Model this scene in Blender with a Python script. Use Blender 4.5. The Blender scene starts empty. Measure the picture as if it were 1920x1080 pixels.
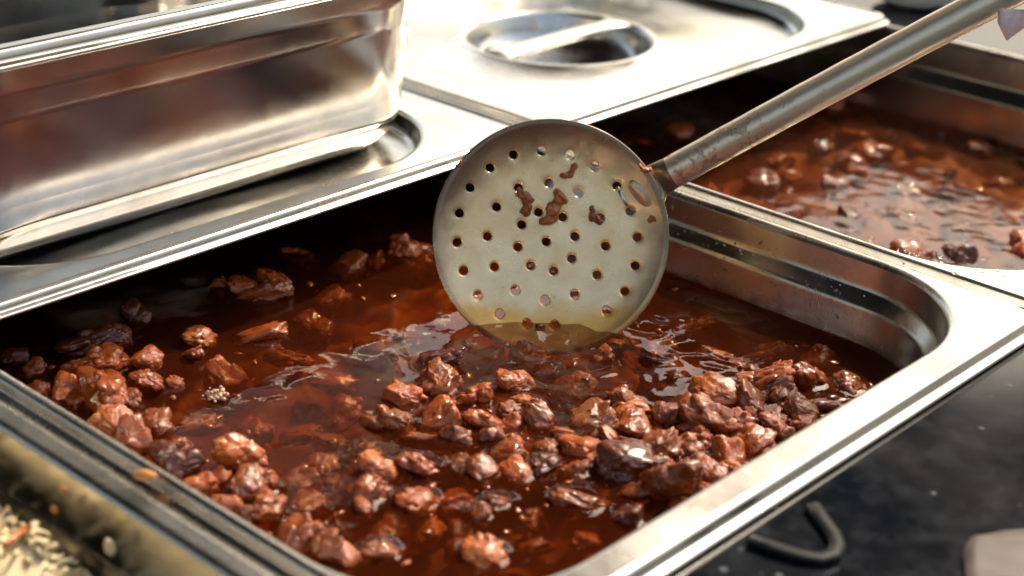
import bpy, bmesh, math, random
import numpy as np
from mathutils import Vector, Matrix, noise
from mathutils.geometry import delaunay_2d_cdt

scene = bpy.context.scene
COL = scene.collection

# ------------------------------------------------------------------ camera
CAM = Vector((-0.24966, -0.23447, 0.26767))
ROT = Matrix(((0.68063, 0.28289, -0.67581),
              (-0.73185, 0.30500, -0.60940),
              (0.03373, 0.90937, 0.41463)))
cd = bpy.data.cameras.new('camera')
cd.sensor_width = 36.0
cd.lens = 58.14
cd.clip_start = 0.01
cd.clip_end = 200.0
cd.dof.use_dof = True
cd.dof.focus_distance = 0.665
cd.dof.aperture_fstop = 8.5
cam = bpy.data.objects.new('camera', cd)
COL.objects.link(cam)
cam.matrix_world = Matrix.Translation(CAM) @ ROT.to_4x4()
scene.camera = cam

# ------------------------------------------------------------------ sky, sun, exposure
TO_SUN = Vector((0.66, 0.08, 0.75)).normalized()
SUN_EL = math.asin(TO_SUN.z)
SUN_AZ = math.atan2(TO_SUN.x, TO_SUN.y)
world = bpy.data.worlds.new('World')
scene.world = world
world.use_nodes = True
wn = world.node_tree
sky = wn.nodes.new('ShaderNodeTexSky')
sky.sky_type = 'NISHITA'
sky.sun_disc = False
sky.sun_elevation = SUN_EL
sky.sun_rotation = SUN_AZ
sky.dust_density = 10.0
sky.air_density = 1.6
wn.links.new(sky.outputs[0], wn.nodes['Background'].inputs[0])
wn.nodes['Background'].inputs[1].default_value = 0.15
sl = bpy.data.lights.new('sun', 'SUN')
sl.energy = 2.4
sl.angle = math.radians(3)
sl.color = (1.0, 0.88, 0.70)
so = bpy.data.objects.new('sun', sl)
COL.objects.link(so)
so.rotation_euler = TO_SUN.to_track_quat('Z', 'Y').to_euler()
scene.view_settings.view_transform = 'Standard'
scene.view_settings.look = 'None'
scene.view_settings.exposure = 0.86
scene.view_settings.gamma = 1.0
scene.view_settings.use_white_balance = True
scene.view_settings.white_balance_temperature = 6400
scene.view_settings.white_balance_tint = 10

# ------------------------------------------------------------------ helpers
def obj(name, mesh, mat, parent=None):
    o = bpy.data.objects.new(name, mesh)
    COL.objects.link(o)
    if mat is not None and not mesh.materials:
        mesh.materials.append(mat)
    if parent is not None:
        o.parent = parent
    return o

def tag(o, label=None, cat=None, group=None, kind=None):
    if label: o['label'] = label
    if cat: o['category'] = cat
    if group: o['group'] = group
    if kind: o['kind'] = kind
    return o

def empty(name, loc=(0, 0, 0)):
    o = bpy.data.objects.new(name, None)
    o.empty_display_size = 0.02
    COL.objects.link(o)
    o.location = loc
    return o

def mesh_from(name, verts, faces, smooth=True):
    me = bpy.data.meshes.new(name)
    me.from_pydata([tuple(v) for v in verts], [], faces)
    me.update()
    if smooth:
        me.polygons.foreach_set('use_smooth', [True] * len(me.polygons))
    return me

def rrect(x0, x1, y0, y1, r, n=14, s=10):
    """rounded rectangle, counter-clockwise, fixed point count"""
    pts = []
    cs = [(x1 - r, y0 + r, -90), (x1 - r, y1 - r, 0), (x0 + r, y1 - r, 90), (x0 + r, y0 + r, 180)]
    arcs = []
    for cx, cy, a in cs:
        arcs.append([(cx + r * math.cos(math.radians(a + 90 * i / n)), cy + r * math.sin(math.radians(a + 90 * i / n))) for i in range(n + 1)])
    for k in range(4):
        pts += arcs[k]
        a = arcs[k][-1]; b = arcs[(k + 1) % 4][0]
        for i in range(1, s):
            t = i / s
            pts.append((a[0] + (b[0] - a[0]) * t, a[1] + (b[1] - a[1]) * t))
    return pts

def support(rings, lim=0.0035, inset=0.0012):
    """holding rings near the ends of long spans, so that flat walls shade flat"""
    out = [rings[0]]
    for a, b in zip(rings, rings[1:]):
        L = max(abs(p - q) for p, q in zip(a, b))
        if L > lim:
            for t in (inset / L, 1 - inset / L):
                out.append(tuple(p + (q - p) * t for p, q in zip(a, b)))
        out.append(b)
    return out

def loft(name, rings, cap_last=True, smooth=True, n=14, s=10):
    """rings: (x0,x1,y0,y1,r,z)"""
    verts, faces = [], []
    rings = support(rings)
    for (x0, x1, y0, y1, r, z) in rings:
        for (x, y) in rrect(x0, x1, y0, y1, r, n, s):
            verts.append((x, y, z))
    m = len(verts) // len(rings)
    for k in range(len(rings) - 1):
        for i in range(m):
            j = (i + 1) % m
            faces.append((k * m + i, k * m + j, (k + 1) * m + j, (k + 1) * m + i))
    if cap_last:
        faces.append(tuple(range((len(rings) - 1) * m, len(rings) * m)))
    me = mesh_from(name, verts, faces, smooth)
    return me

# ------------------------------------------------------------------ materials
def new_mat(name):
    m = bpy.data.materials.new(name)
    m.use_nodes = True
    nt = m.node_tree
    return m, nt, nt.nodes['Principled BSDF']

def nd(nt, typ, **kw):
    n = nt.nodes.new(typ)
    for k, v in kw.items():
        if k in n.inputs:
            n.inputs[k].default_value = v
        else:
            setattr(n, k, v)
    return n

def ramp(nt, src, stops):
    r = nt.nodes.new('ShaderNodeValToRGB')
    els = r.color_ramp.elements
    while len(els) < len(stops):
        els.new(0.5)
    for e, (p, c) in zip(els, stops):
        e.position = p
        e.color = (c, c, c, 1) if isinstance(c, (int, float)) else (*c, 1)
    nt.links.new(src, r.inputs[0])
    return r.outputs[0]

def coords(nt, scale=(1, 1, 1), rot=(0, 0, 0)):
    tc = nt.nodes.new('ShaderNodeTexCoord')
    mp = nt.nodes.new('ShaderNodeMapping')
    mp.inputs['Scale'].default_value = scale
    mp.inputs['Rotation'].default_value = rot
    nt.links.new(tc.outputs['Object'], mp.inputs[0])
    return mp.outputs[0]

def noise_tex(nt, vec, scale, detail=4, rough=0.55, dist=0.0):
    n = nd(nt, 'ShaderNodeTexNoise')
    n.inputs['Scale'].default_value = scale
    n.inputs['Detail'].default_value = detail
    n.inputs['Roughness'].default_value = rough
    n.inputs['Distortion'].default_value = dist
    nt.links.new(vec, n.inputs['Vector'])
    return n.outputs['Fac']

def mixc(nt, fac, a, b):
    m = nt.nodes.new('ShaderNodeMix')
    m.data_type = 'RGBA'
    for v, s in ((fac, m.inputs[0]), (a, m.inputs[6]), (b, m.inputs[7])):
        if isinstance(v, bpy.types.NodeSocket):
            nt.links.new(v, s)
        elif isinstance(v, (tuple, list)):
            s.default_value = (*v, 1)
        else:
            s.default_value = v
    return m.outputs[2]

def steel(name, base=(0.60, 0.585, 0.55), rough=0.24, brush=(1, 14, 1), smear=0.12, dirt=0.0, bump=0.02):
    m, nt, p = new_mat(name)
    p.inputs['Metallic'].default_value = 1.0
    v = coords(nt)
    vb = coords(nt, brush)
    big = noise_tex(nt, v, 18, 5, 0.6, 0.6)
    fine = noise_tex(nt, vb, 260, 3, 0.6)
    r1 = ramp(nt, big, [(0.3, max(0.03, rough - smear * 0.5)), (0.72, rough + smear)])
    add = nd(nt, 'ShaderNodeMath', operation='MULTIPLY_ADD')
    nt.links.new(fine, add.inputs[0]); add.inputs[1].default_value = 0.10
    nt.links.new(r1, add.inputs[2])
    nt.links.new(add.outputs[0], p.inputs['Roughness'])
    col = mixc(nt, ramp(nt, noise_tex(nt, v, 34, 6, 0.65, 0.4), [(0.42, 0.0), (0.75, 1.0)]), base, tuple(c * 0.80 for c in base))
    if dirt:
        spots = ramp(nt, noise_tex(nt, v, 420, 3, 0.5), [(0.66, 0.0), (0.74, dirt)])
        col = mixc(nt, spots, col, (0.10, 0.055, 0.025))
        rr = nd(nt, 'ShaderNodeMath', operation='ADD')
        nt.links.new(spots, rr.inputs[0]); nt.links.new(add.outputs[0], rr.inputs[1])
        nt.links.new(rr.outputs[0], p.inputs['Roughness'])
    nt.links.new(col, p.inputs['Base Color'])
    b = nd(nt, 'ShaderNodeBump', Strength=bump, Distance=0.001)
    nt.links.new(fine, b.inputs['Height'])
    b2 = nd(nt, 'ShaderNodeBump', Strength=0.05, Distance=0.01)
    nt.links.new(noise_tex(nt, v, 9, 2), b2.inputs['Height'])
    nt.links.new(b.outputs[0], b2.inputs['Normal'])
    nt.links.new(b2.outputs[0], p.inputs['Normal'])
    return m

M = {}
M['pan'] = steel('pan_steel', base=(0.62, 0.59, 0.52), rough=0.16, smear=0.08)
def basin_mat():
    m = M['pan'].copy(); m.name = 'basin_steel'
    nt = m.node_tree; p = nt.nodes['Principled BSDF']
    old = p.inputs['Base Color'].links[0].from_socket
    rold = p.inputs['Roughness'].links[0].from_socket
    v = coords(nt)
    sep = nd(nt, 'ShaderNodeSeparateXYZ'); nt.links.new(v, sep.inputs[0])
    k = nd(nt, 'ShaderNodeMath', operation='MULTIPLY_ADD')
    nt.links.new(noise_tex(nt, v, 55, 5, 0.65), k.inputs[0]); k.inputs[1].default_value = -0.016
    nt.links.new(sep.outputs[2], k.inputs[2])
    st = nd(nt, 'ShaderNodeMapRange')
    st.inputs['From Min'].default_value = -0.0385; st.inputs['From Max'].default_value = -0.043
    st.inputs['To Min'].default_value = 0.0; st.inputs['To Max'].default_value = 0.75
    nt.links.new(k.outputs[0], st.inputs['Value'])
    spl = ramp(nt, noise_tex(nt, v, 240, 2, 0.5), [(0.68, 0.0), (0.73, 0.7)])
    mx = nd(nt, 'ShaderNodeMath', operation='MAXIMUM')
    nt.links.new(st.outputs[0], mx.inputs[0]); nt.links.new(spl, mx.inputs[1])
    nt.links.new(mixc(nt, mx.outputs[0], old, (0.13, 0.055, 0.025)), p.inputs['Base Color'])
    ra = nd(nt, 'ShaderNodeMath', operation='MULTIPLY_ADD')
    nt.links.new(mx.outputs[0], ra.inputs[0]); ra.inputs[1].default_value = 0.2; nt.links.new(rold, ra.inputs[2])
    nt.links.new(ra.outputs[0], p.inputs['Roughness'])
    return m
M['basin'] = basin_mat()
M['rim'] = steel('rim_steel', base=(0.68, 0.655, 0.60), rough=0.19, smear=0.12)
M['lid'] = steel('lid_steel', base=(0.66, 0.645, 0.60), rough=0.12, smear=0.16, brush=(14, 1, 1))
M['stack'] = steel('stacked_pan_steel', base=(0.60, 0.575, 0.53), rough=0.10, smear=0.07, brush=(14, 14, 1))

def skimmer_mat():
    m, nt, p = new_mat('skimmer_steel')
    p.inputs['Metallic'].default_value = 1.0
    v = coords(nt)
    n1 = noise_tex(nt, v, 45, 6, 0.6, 0.5)
    n2 = noise_tex(nt, v, 380, 3, 0.6)
    # brown cooked-on stain creeping in from the edge
    sep = nd(nt, 'ShaderNodeSeparateXYZ')
    nt.links.new(v, sep.inputs[0])
    dist = nd(nt, 'ShaderNodeVectorMath', operation='LENGTH')
    comb = nd(nt, 'ShaderNodeCombineXYZ')
    nt.links.new(sep.outputs[0], comb.inputs[0]); nt.links.new(sep.outputs[1], comb.inputs[1])
    nt.links.new(comb.outputs[0], dist.inputs[0])
    edge = nd(nt, 'ShaderNodeMath', operation='MULTIPLY_ADD')
    nt.links.new(n1, edge.inputs[0]); edge.inputs[1].default_value = 0.018
    nt.links.new(dist.outputs['Value'], edge.inputs[2])
    upper = nd(nt, 'ShaderNodeMath', operation='MULTIPLY_ADD')
    nt.links.new(sep.outputs[1], upper.inputs[0]); upper.inputs[1].default_value = 0.17
    nt.links.new(edge.outputs[0], upper.inputs[2])
    e = ramp(nt, upper.outputs[0], [(0.046, 0.0), (0.060, 0.9)])
    sp = ramp(nt, n2, [(0.70, 0.0), (0.76, 0.6)])
    fl = ramp(nt, noise_tex(nt, v, 150, 4, 0.6), [(0.66, 0.0), (0.74, 0.4)])
    mot = ramp(nt, noise_tex(nt, v, 70, 5, 0.65, 0.5), [(0.35, 0.0), (0.65, 1.0)])
    base = mixc(nt, mot, (0.98, 0.76, 0.44), (0.84, 0.60, 0.31))
    # golden oil left on the lower part of the plate
    oil = nd(nt, 'ShaderNodeMath', operation='MULTIPLY_ADD')
    nt.links.new(n1, oil.inputs[0]); oil.inputs[1].default_value = -0.020
    nt.links.new(sep.outputs[1], oil.inputs[2])
    om = nd(nt, 'ShaderNodeMapRange')
    om.inputs['From Min'].default_value = -0.036; om.inputs['From Max'].default_value = -0.043
    om.inputs['To Max'].default_value = 0.85
    nt.links.new(oil.outputs[0], om.inputs['Value'])
    base = mixc(nt, om.outputs[0], base, (0.85, 0.43, 0.07))
    c = mixc(nt, e, base, (0.13, 0.085, 0.06))
    c = mixc(nt, fl, c, (0.36, 0.24, 0.13))
    c = mixc(nt, sp, c, (0.17, 0.09, 0.035))
    p.inputs['Metallic'].default_value = 0.55
    nt.links.new(c, p.inputs['Base Color'])
    nt.links.new(ramp(nt, n1, [(0.25, 0.20), (0.75, 0.36)]), p.inputs['Roughness'])
    b = nd(nt, 'ShaderNodeBump', Strength=0.05, Distance=0.0006)
    nt.links.new(n2, b.inputs['Height'])
    bb = nd(nt, 'ShaderNodeBump', Strength=0.5, Distance=0.0012)
    nt.links.new(noise_tex(nt, v, 55, 2), bb.inputs['Height'])
    nt.links.new(b.outputs[0], bb.inputs['Normal'])
    nt.links.new(bb.outputs[0], p.inputs['Normal'])
    return m
M['skimmer'] = skimmer_mat()

def handle_mat():
    m, nt, p = new_mat('handle_steel')
    p.inputs['Metallic'].default_value = 0.7
    v = coords(nt)
    sep = nd(nt, 'ShaderNodeSeparateXYZ'); nt.links.new(v, sep.inputs[0])
    near = ramp(nt, sep.outputs[2], [(0.03, 1.0), (0.075, 0.0)])
    n1 = noise_tex(nt, v, 260, 5, 0.65, 0.3)
    k = nd(nt, 'ShaderNodeMath', operation='MULTIPLY_ADD')
    nt.links.new(near, k.inputs[0]); k.inputs[1].default_value = 0.14
    nt.links.new(n1, k.inputs[2])
    sp = ramp(nt, k.outputs[0], [(0.64, 0.0), (0.74, 0.75)])
    long = noise_tex(nt, coords(nt, (40, 40, 2.5)), 9, 4)
    base = mixc(nt, long, (0.86, 0.72, 0.52), (0.72, 0.58, 0.40))
    c = mixc(nt, sp, base, (0.32, 0.19, 0.08))
    nt.links.new(c, p.inputs['Base Color'])
    r = nd(nt, 'ShaderNodeMath', operation='MULTIPLY_ADD')
    nt.links.new(sp, r.inputs[0]); r.inputs[1].default_value = 0.3; r.inputs[2].default_value = 0.30
    nt.links.new(r.outputs[0], p.inputs['Roughness'])
    b = nd(nt, 'ShaderNodeBump', Strength=0.25, Distance=0.0008)
    nt.links.new(k.outputs[0], b.inputs['Height'])
    nt.links.new(b.outputs[0], p.inputs['Normal'])
    return m
M['handle'] = handle_mat()

def meat_mat(name, c0, c1, c2, wet=1.0):
    m, nt, p = new_mat(name)
    v = coords(nt)
    oi = nd(nt, 'ShaderNodeObjectInfo')
    off = nd(nt, 'ShaderNodeVectorMath', operation='SCALE')
    off.inputs[0].default_value = (3.1, 1.7, 2.3)
    nt.links.new(oi.outputs['Random'], off.inputs['Scale'])
    va = nd(nt, 'ShaderNodeVectorMath', operation='ADD')
    nt.links.new(v, va.inputs[0]); nt.links.new(off.outputs[0], va.inputs[1])
    v = va.outputs[0]
    big = noise_tex(nt, v, 2.2, 4, 0.6, 0.4)
    fin = noise_tex(nt, v, 11, 5, 0.7, 0.6)
    col = mixc(nt, ramp(nt, big, [(0.32, 0.0), (0.66, 1.0)]), c0, c1)
    col = mixc(nt, ramp(nt, fin, [(0.5, 0.0), (0.72, 0.7)]), col, c2)
    hs = nd(nt, 'ShaderNodeHueSaturation')
    vr = nd(nt, 'ShaderNodeMapRange')
    vr.inputs['To Min'].default_value = 0.55; vr.inputs['To Max'].default_value = 1.2
    nt.links.new(oi.outputs['Random'], vr.inputs['Value'])
    nt.links.new(vr.outputs[0], hs.inputs['Value'])
    nt.links.new(col, hs.inputs['Color'])
    nt.links.new(hs.outputs[0], p.inputs['Base Color'])
    p.inputs['Roughness'].default_value = 0.35
    p.inputs['Specular IOR Level'].default_value = 0.12
    p.inputs['Specular Tint'].default_value = (1.0, 0.72, 0.48, 1)
    p.inputs['Coat Weight'].default_value = 1.0 * wet
    nt.links.new(ramp(nt, fin, [(0.3, 0.02), (0.8, 0.07)]), p.inputs['Coat Roughness'])
    p.inputs['Coat IOR'].default_value = 1.5
    p.inputs['Subsurface Weight'].default_value = 0.4
    p.inputs['Subsurface Radius'].default_value = (1.0, 0.30, 0.10)
    p.inputs['Subsurface Scale'].default_value = 0.0025
    b = nd(nt, 'ShaderNodeBump', Strength=0.8, Distance=0.0004)
    nt.links.new(fin, b.inputs['Height'])
    b2 = nd(nt, 'ShaderNodeBump', Strength=0.8, Distance=0.00022)
    fm = nd(nt, 'ShaderNodeMapping'); fm.inputs['Scale'].default_value = (7, 34, 34)
    nt.links.new(v, fm.inputs[0])
    nt.links.new(noise_tex(nt, fm.outputs[0], 1.0, 3, 0.6, 0.4), b2.inputs['Height'])
    nt.links.new(b.outputs[0], b2.inputs['Normal'])
    nt.links.new(b2.outputs[0], p.inputs['Normal'])
    b3 = nd(nt, 'ShaderNodeBump', Strength=0.7, Distance=0.0006)
    nt.links.new(noise_tex(nt, v, 7, 3), b3.inputs['Height'])
    nt.links.new(b3.outputs[0], p.inputs['Coat Normal'])
    return m
M['meat'] = meat_mat('stewed_meat', (0.35, 0.075, 0.008), (0.17, 0.028, 0.003), (0.45, 0.122, 0.014))
M['meat_dark'] = meat_mat('dark_stewed_meat', (0.15, 0.026, 0.008), (0.07, 0.013, 0.006), (0.22, 0.045, 0.014))

M['meat_light'] = meat_mat('light_stewed_meat', (0.42, 0.108, 0.015), (0.24, 0.048, 0.006), (0.52, 0.165, 0.030))
M['scrap'] = meat_mat('clinging_meat', (0.50, 0.14, 0.025), (0.34, 0.075, 0.012), (0.60, 0.21, 0.05))

def broth_mat(name, absorb, density, rough=0.03, bump=0.15, film=(0.98, 0.9, 0.8), cloud=(0.14, 0.027, 0.008), murk=0.19):
    m = bpy.data.materials.new(name)
    m.use_nodes = True
    nt = m.node_tree
    nt.nodes.clear()
    out = nt.nodes.new('ShaderNodeOutputMaterial')
    v = coords(nt)
    b = nd(nt, 'ShaderNodeBump', Strength=bump, Distance=0.002)
    nt.links.new(noise_tex(nt, v, 70, 3, 0.5, 0.6), b.inputs['Height'])
    fr = nd(nt, 'ShaderNodeFresnel'); fr.inputs['IOR'].default_value = 1.36
    nt.links.new(b.outputs[0], fr.inputs['Normal'])
    gl = nd(nt, 'ShaderNodeBsdfGlossy'); gl.inputs['Roughness'].default_value = rough
    nt.links.new(b.outputs[0], gl.inputs['Normal'])
    tr0 = nd(nt, 'ShaderNodeBsdfTransparent'); tr0.inputs['Color'].default_value = (*film, 1)
    df = nd(nt, 'ShaderNodeBsdfDiffuse')
    nt.links.new(mixc(nt, noise_tex(nt, v, 28, 4, 0.6, 1.0), cloud, tuple(c * 0.55 for c in cloud)), df.inputs['Color'])
    tr = nt.nodes.new('ShaderNodeMixShader'); tr.inputs[0].default_value = murk
    nt.links.new(tr0.outputs[0], tr.inputs[1]); nt.links.new(df.outputs[0], tr.inputs[2])
    mx = nt.nodes.new('ShaderNodeMixShader')
    nt.links.new(fr.outputs[0], mx.inputs[0])
    nt.links.new(tr.outputs[0], mx.inputs[1]); nt.links.new(gl.outputs[0], mx.inputs[2])
    nt.links.new(mx.outputs[0], out.inputs['Surface'])
    ab = nd(nt, 'ShaderNodeVolumeAbsorption')
    ab.inputs['Color'].default_value = (*absorb, 1)
    ab.inputs['Density'].default_value = density
    nt.links.new(ab.outputs[0], out.inputs['Volume'])
    return m
M['broth'] = broth_mat('stew_broth', (0.82, 0.54, 0.14), 76.0)
M['broth2'] = broth_mat('stew_broth_thick', (0.80, 0.52, 0.18), 84.0, rough=0.12, bump=0.35, cloud=(0.17, 0.045, 0.014), murk=0.18)

def granite():
    m, nt, p = new_mat('black_granite')
    v = coords(nt)
    n = noise_tex(nt, v, 90, 6, 0.7)
    c = mixc(nt, ramp(nt, n, [(0.45, 0.0), (0.7, 1.0)]), (0.004, 0.005, 0.007), (0.018, 0.020, 0.024))
    vor = nd(nt, 'ShaderNodeTexVoronoi'); vor.inputs['Scale'].default_value = 110
    nt.links.new(v, vor.inputs['Vector'])
    sp = ramp(nt, vor.outputs['Distance'], [(0.05, 0.5), (0.16, 0.0)])
    gate = ramp(nt, noise_tex(nt, v, 60, 2), [(0.50, 0.0), (0.60, 1.0)])
    mm = nd(nt, 'ShaderNodeMath', operation='MULTIPLY')
    nt.links.new(sp, mm.inputs[0]); nt.links.new(gate, mm.inputs[1])
    c = mixc(nt, mm.outputs[0], c, (0.25, 0.27, 0.28))
    nt.links.new(c, p.inputs['Base Color'])
    nt.links.new(ramp(nt, noise_tex(nt, v, 14, 4), [(0.3, 0.05), (0.75, 0.16)]), p.inputs['Roughness'])
    p.inputs['Specular IOR Level'].default_value = 0.25
    return m
M['granite'] = granite()

def plain(name, col, rough=0.5, var=0.25, scale=80, metal=0.0, bump=0.2, dist=0.001):
    m, nt, p = new_mat(name)
    v = coords(nt)
    n = noise_tex(nt, v, scale, 4)
    nt.links.new(mixc(nt, n, col, tuple(c * (1 - var) for c in col)), p.inputs['Base Color'])
    p.inputs['Roughness'].default_value = rough
    p.inputs['Metallic'].default_value = metal
    b = nd(nt, 'ShaderNodeBump', Strength=bump, Distance=dist)
    nt.links.new(n, b.inputs['Height']); nt.links.new(b.outputs[0], p.inputs['Normal'])
    return m
M['meat_bed'] = plain('cooked_down_meat', (0.26, 0.105, 0.034), 0.6, 0.6, 45, bump=0.5, dist=0.004)
M['meat_crumb'] = plain('meat_shred', (0.28, 0.070, 0.012), 0.25, 0.5, 300)
M['blocker'] = plain('brown_blocker', (0.17, 0.15, 0.12), 0.9, 0.3, 4)
M['black'] = plain('black_coated_metal', (0.006, 0.006, 0.008), 0.5)
M['black'].node_tree.nodes['Principled BSDF'].inputs['Specular IOR Level'].default_value = 0.15
M['reflection_patch'] = plain('tan_reflection', (0.060, 0.042, 0.032), 0.6, 0.3, 30)
M['crumb'] = plain('orange_crumb', (0.65, 0.26, 0.05), 0.35, 0.4, 300)
M['cabbage'] = plain('pale_cooked_cabbage', (0.74, 0.60, 0.34), 0.6, 0.3, 60)
M['carrot'] = plain('orange_carrot_shred', (0.55, 0.15, 0.02), 0.3, 0.3, 60)
M['white'] = plain('white_glaze', (0.78, 0.78, 0.75), 0.2, 0.05)
M['foam'] = plain('beige_foam', (0.45, 0.26, 0.17), 0.3, 0.2, 500)

def drop_mat():
    m, nt, p = new_mat('clear_drop')
    p.inputs['Base Color'].default_value = (0.95, 0.9, 0.82, 1)
    p.inputs['Roughness'].default_value = 0.03
    p.inputs['Transmission Weight'].default_value = 0.95
    p.inputs['IOR'].default_value = 1.36
    v = coords(nt)
    b = nd(nt, 'ShaderNodeBump', Strength=0.02, Distance=0.0005)
    nt.links.new(noise_tex(nt, v, 900, 1), b.inputs['Height']); nt.links.new(b.outputs[0], p.inputs['Normal'])
    return m
M['drop'] = drop_mat()

def glove_mat():
    m, nt, p = new_mat('thin_plastic_glove')
    v = coords(nt)
    n = noise_tex(nt, v, 60, 4, 0.6, 0.8)
    nt.links.new(mixc(nt, n, (0.72, 0.56, 0.50), (0.80, 0.72, 0.68)), p.inputs['Base Color'])
    p.inputs['Roughness'].default_value = 0.25
    p.inputs['Subsurface Weight'].default_value = 0.2
    p.inputs['Subsurface Scale'].default_value = 0.004
    b = nd(nt, 'ShaderNodeBump', Strength=0.5, Distance=0.003)
    nt.links.new(n, b.inputs['Height']); nt.links.new(b.outputs[0], p.inputs['Normal'])
    return m
M['glove'] = glove_mat()

# ------------------------------------------------------------------ counter (a slab with the opening the pans hang in)
CZ = -0.0075
def counter():
    X0, X1, Y0, Y1 = -1.2, 1.6, -0.75, 1.3
    hx0, hx1, hy0, hy1 = -0.318, 0.648, 0.012, 0.522
    bm = bmesh.new()
    o = [bm.verts.new((x, y, CZ)) for x, y in ((X0, Y0), (X1, Y0), (X1, Y1), (X0, Y1))]
    h = [bm.verts.new((x, y, CZ)) for x, y in ((hx0, hy0), (hx1, hy0), (hx1, hy1), (hx0, hy1))]
    for i in range(4):
        j = (i + 1) % 4
        bm.faces.new((o[i], o[j], h[j], h[i]))
    res = bmesh.ops.extrude_face_region(bm, geom=bm.faces[:])
    for g in res['geom']:
        if isinstance(g, bmesh.types.BMVert):
            g.co.z -= 0.03
    bmesh.ops.recalc_face_normals(bm, faces=bm.faces[:])
    me = bpy.data.meshes.new('counter'); bm.to_mesh(me); bm.free()
    o = obj('countertop', me, M['granite'])
    tag(o, kind='structure')
counter()

# unseen sheet added to block sky from broth and granite, cut for the sun
def sky_blocker():
    outline = [(-3.2, 0.10), (0.90, 0.10), (1.05, 0.78), (1.80, 0.74), (1.92, -0.45), (3.60, -0.45), (3.30, 0.30), (0.60, 2.80), (-3.2, 2.80)]
    bm = bmesh.new()
    top = [bm.verts.new((x, y, 1.20)) for x, y in outline]
    bm.faces.new(top)
    res = bmesh.ops.extrude_face_region(bm, geom=bm.faces[:])
    for g in res['geom']:
        if isinstance(g, bmesh.types.BMVert):
            g.co.z += 0.05
    bmesh.ops.recalc_face_normals(bm, faces=bm.faces[:])
    me = bpy.data.meshes.new('sky_blocker'); bm.to_mesh(me); bm.free()
    o = obj('sky_blocker', me, M['blocker'])
    tag(o, kind='structure')
sky_blocker()

# ------------------------------------------------------------------ deep pans (325 x 530 mm)
OUT = dict(side=0.008, end=0.017, r=0.058)
def pan_rings(x0, depth, ledge=(-0.013, -0.0185), side=0.008, end=0.017, r=0.058):
    x1, y0, y1 = x0 + 0.325, 0.0, 0.530
    x0 += 0.0006; x1 -= 0.0006
    rim, wall = [], []
    def outer(d, z):
        return (x0 + d, x1 - d, y0 + d, y1 - d, 0.011, z)
    def inner(d, z, rr=r):
        return (x0 + side + d, x1 - side - d, y0 + end + d, y1 - end - d, max(0.004, rr - d), z)
    rim += [outer(0.0004, -0.0070), outer(0.0, -0.0062), outer(0.0003, -0.0055), outer(0.0012, -0.0050), outer(0.0024, -0.0047), outer(0.0029, -0.0043),
            outer(0.0031, -0.0036), outer(0.0033, -0.0014), outer(0.0036, -0.0008), outer(0.0043, -0.0002), outer(0.0053, 0.0)]
    rim += [inner(-0.0024, 0.0), inner(-0.0012, -0.0003), inner(-0.0003, -0.0010), inner(0.0003, -0.0022)]
    lt, lb = ledge
    wall += [inner(0.0003, -0.0022), inner(0.0016, lt + 0.0015), inner(0.0019, lt), inner(0.0026, lt - 0.0012), inner(0.0058, lb + 0.001),
             inner(0.0068, lb), inner(0.0071, lb - 0.002), inner(0.0115, -depth + 0.022), inner(0.0128, -depth + 0.014),
             inner(0.0165, -depth + 0.006), inner(0.023, -depth + 0.0015), inner(0.032, -depth), inner(0.08, -depth)]
    return rim, wall

def make_pan(x0, depth, label, ledge=(-0.013, -0.0185), **kw):
    root = empty('food_pan', (0, 0, 0))
    rim, wall = pan_rings(x0, depth, ledge, **kw)
    obj('rim', loft('rim', rim, cap_last=False, n=20, s=16), M['rim'], root)
    obj('basin', loft('basin', wall, n=20, s=16), M['basin' if x0 == 0.0 else 'pan'], root)
    tag(root, label, 'pan', 'deep steel pans set into the counter')
    return root
make_pan(0.0, 0.080, 'deep steel pan of meat chunks in red broth that the skimmer dips into')
make_pan(0.325, 0.100, 'steel pan of bubbly brown stew behind the skimmer handle', ledge=(-0.020, -0.027))
make_pan(-0.325, 0.085, 'blurred steel pan with pale shredded food in the near left corner', ledge=(-0.024, -0.030), side=0.0125)

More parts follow.
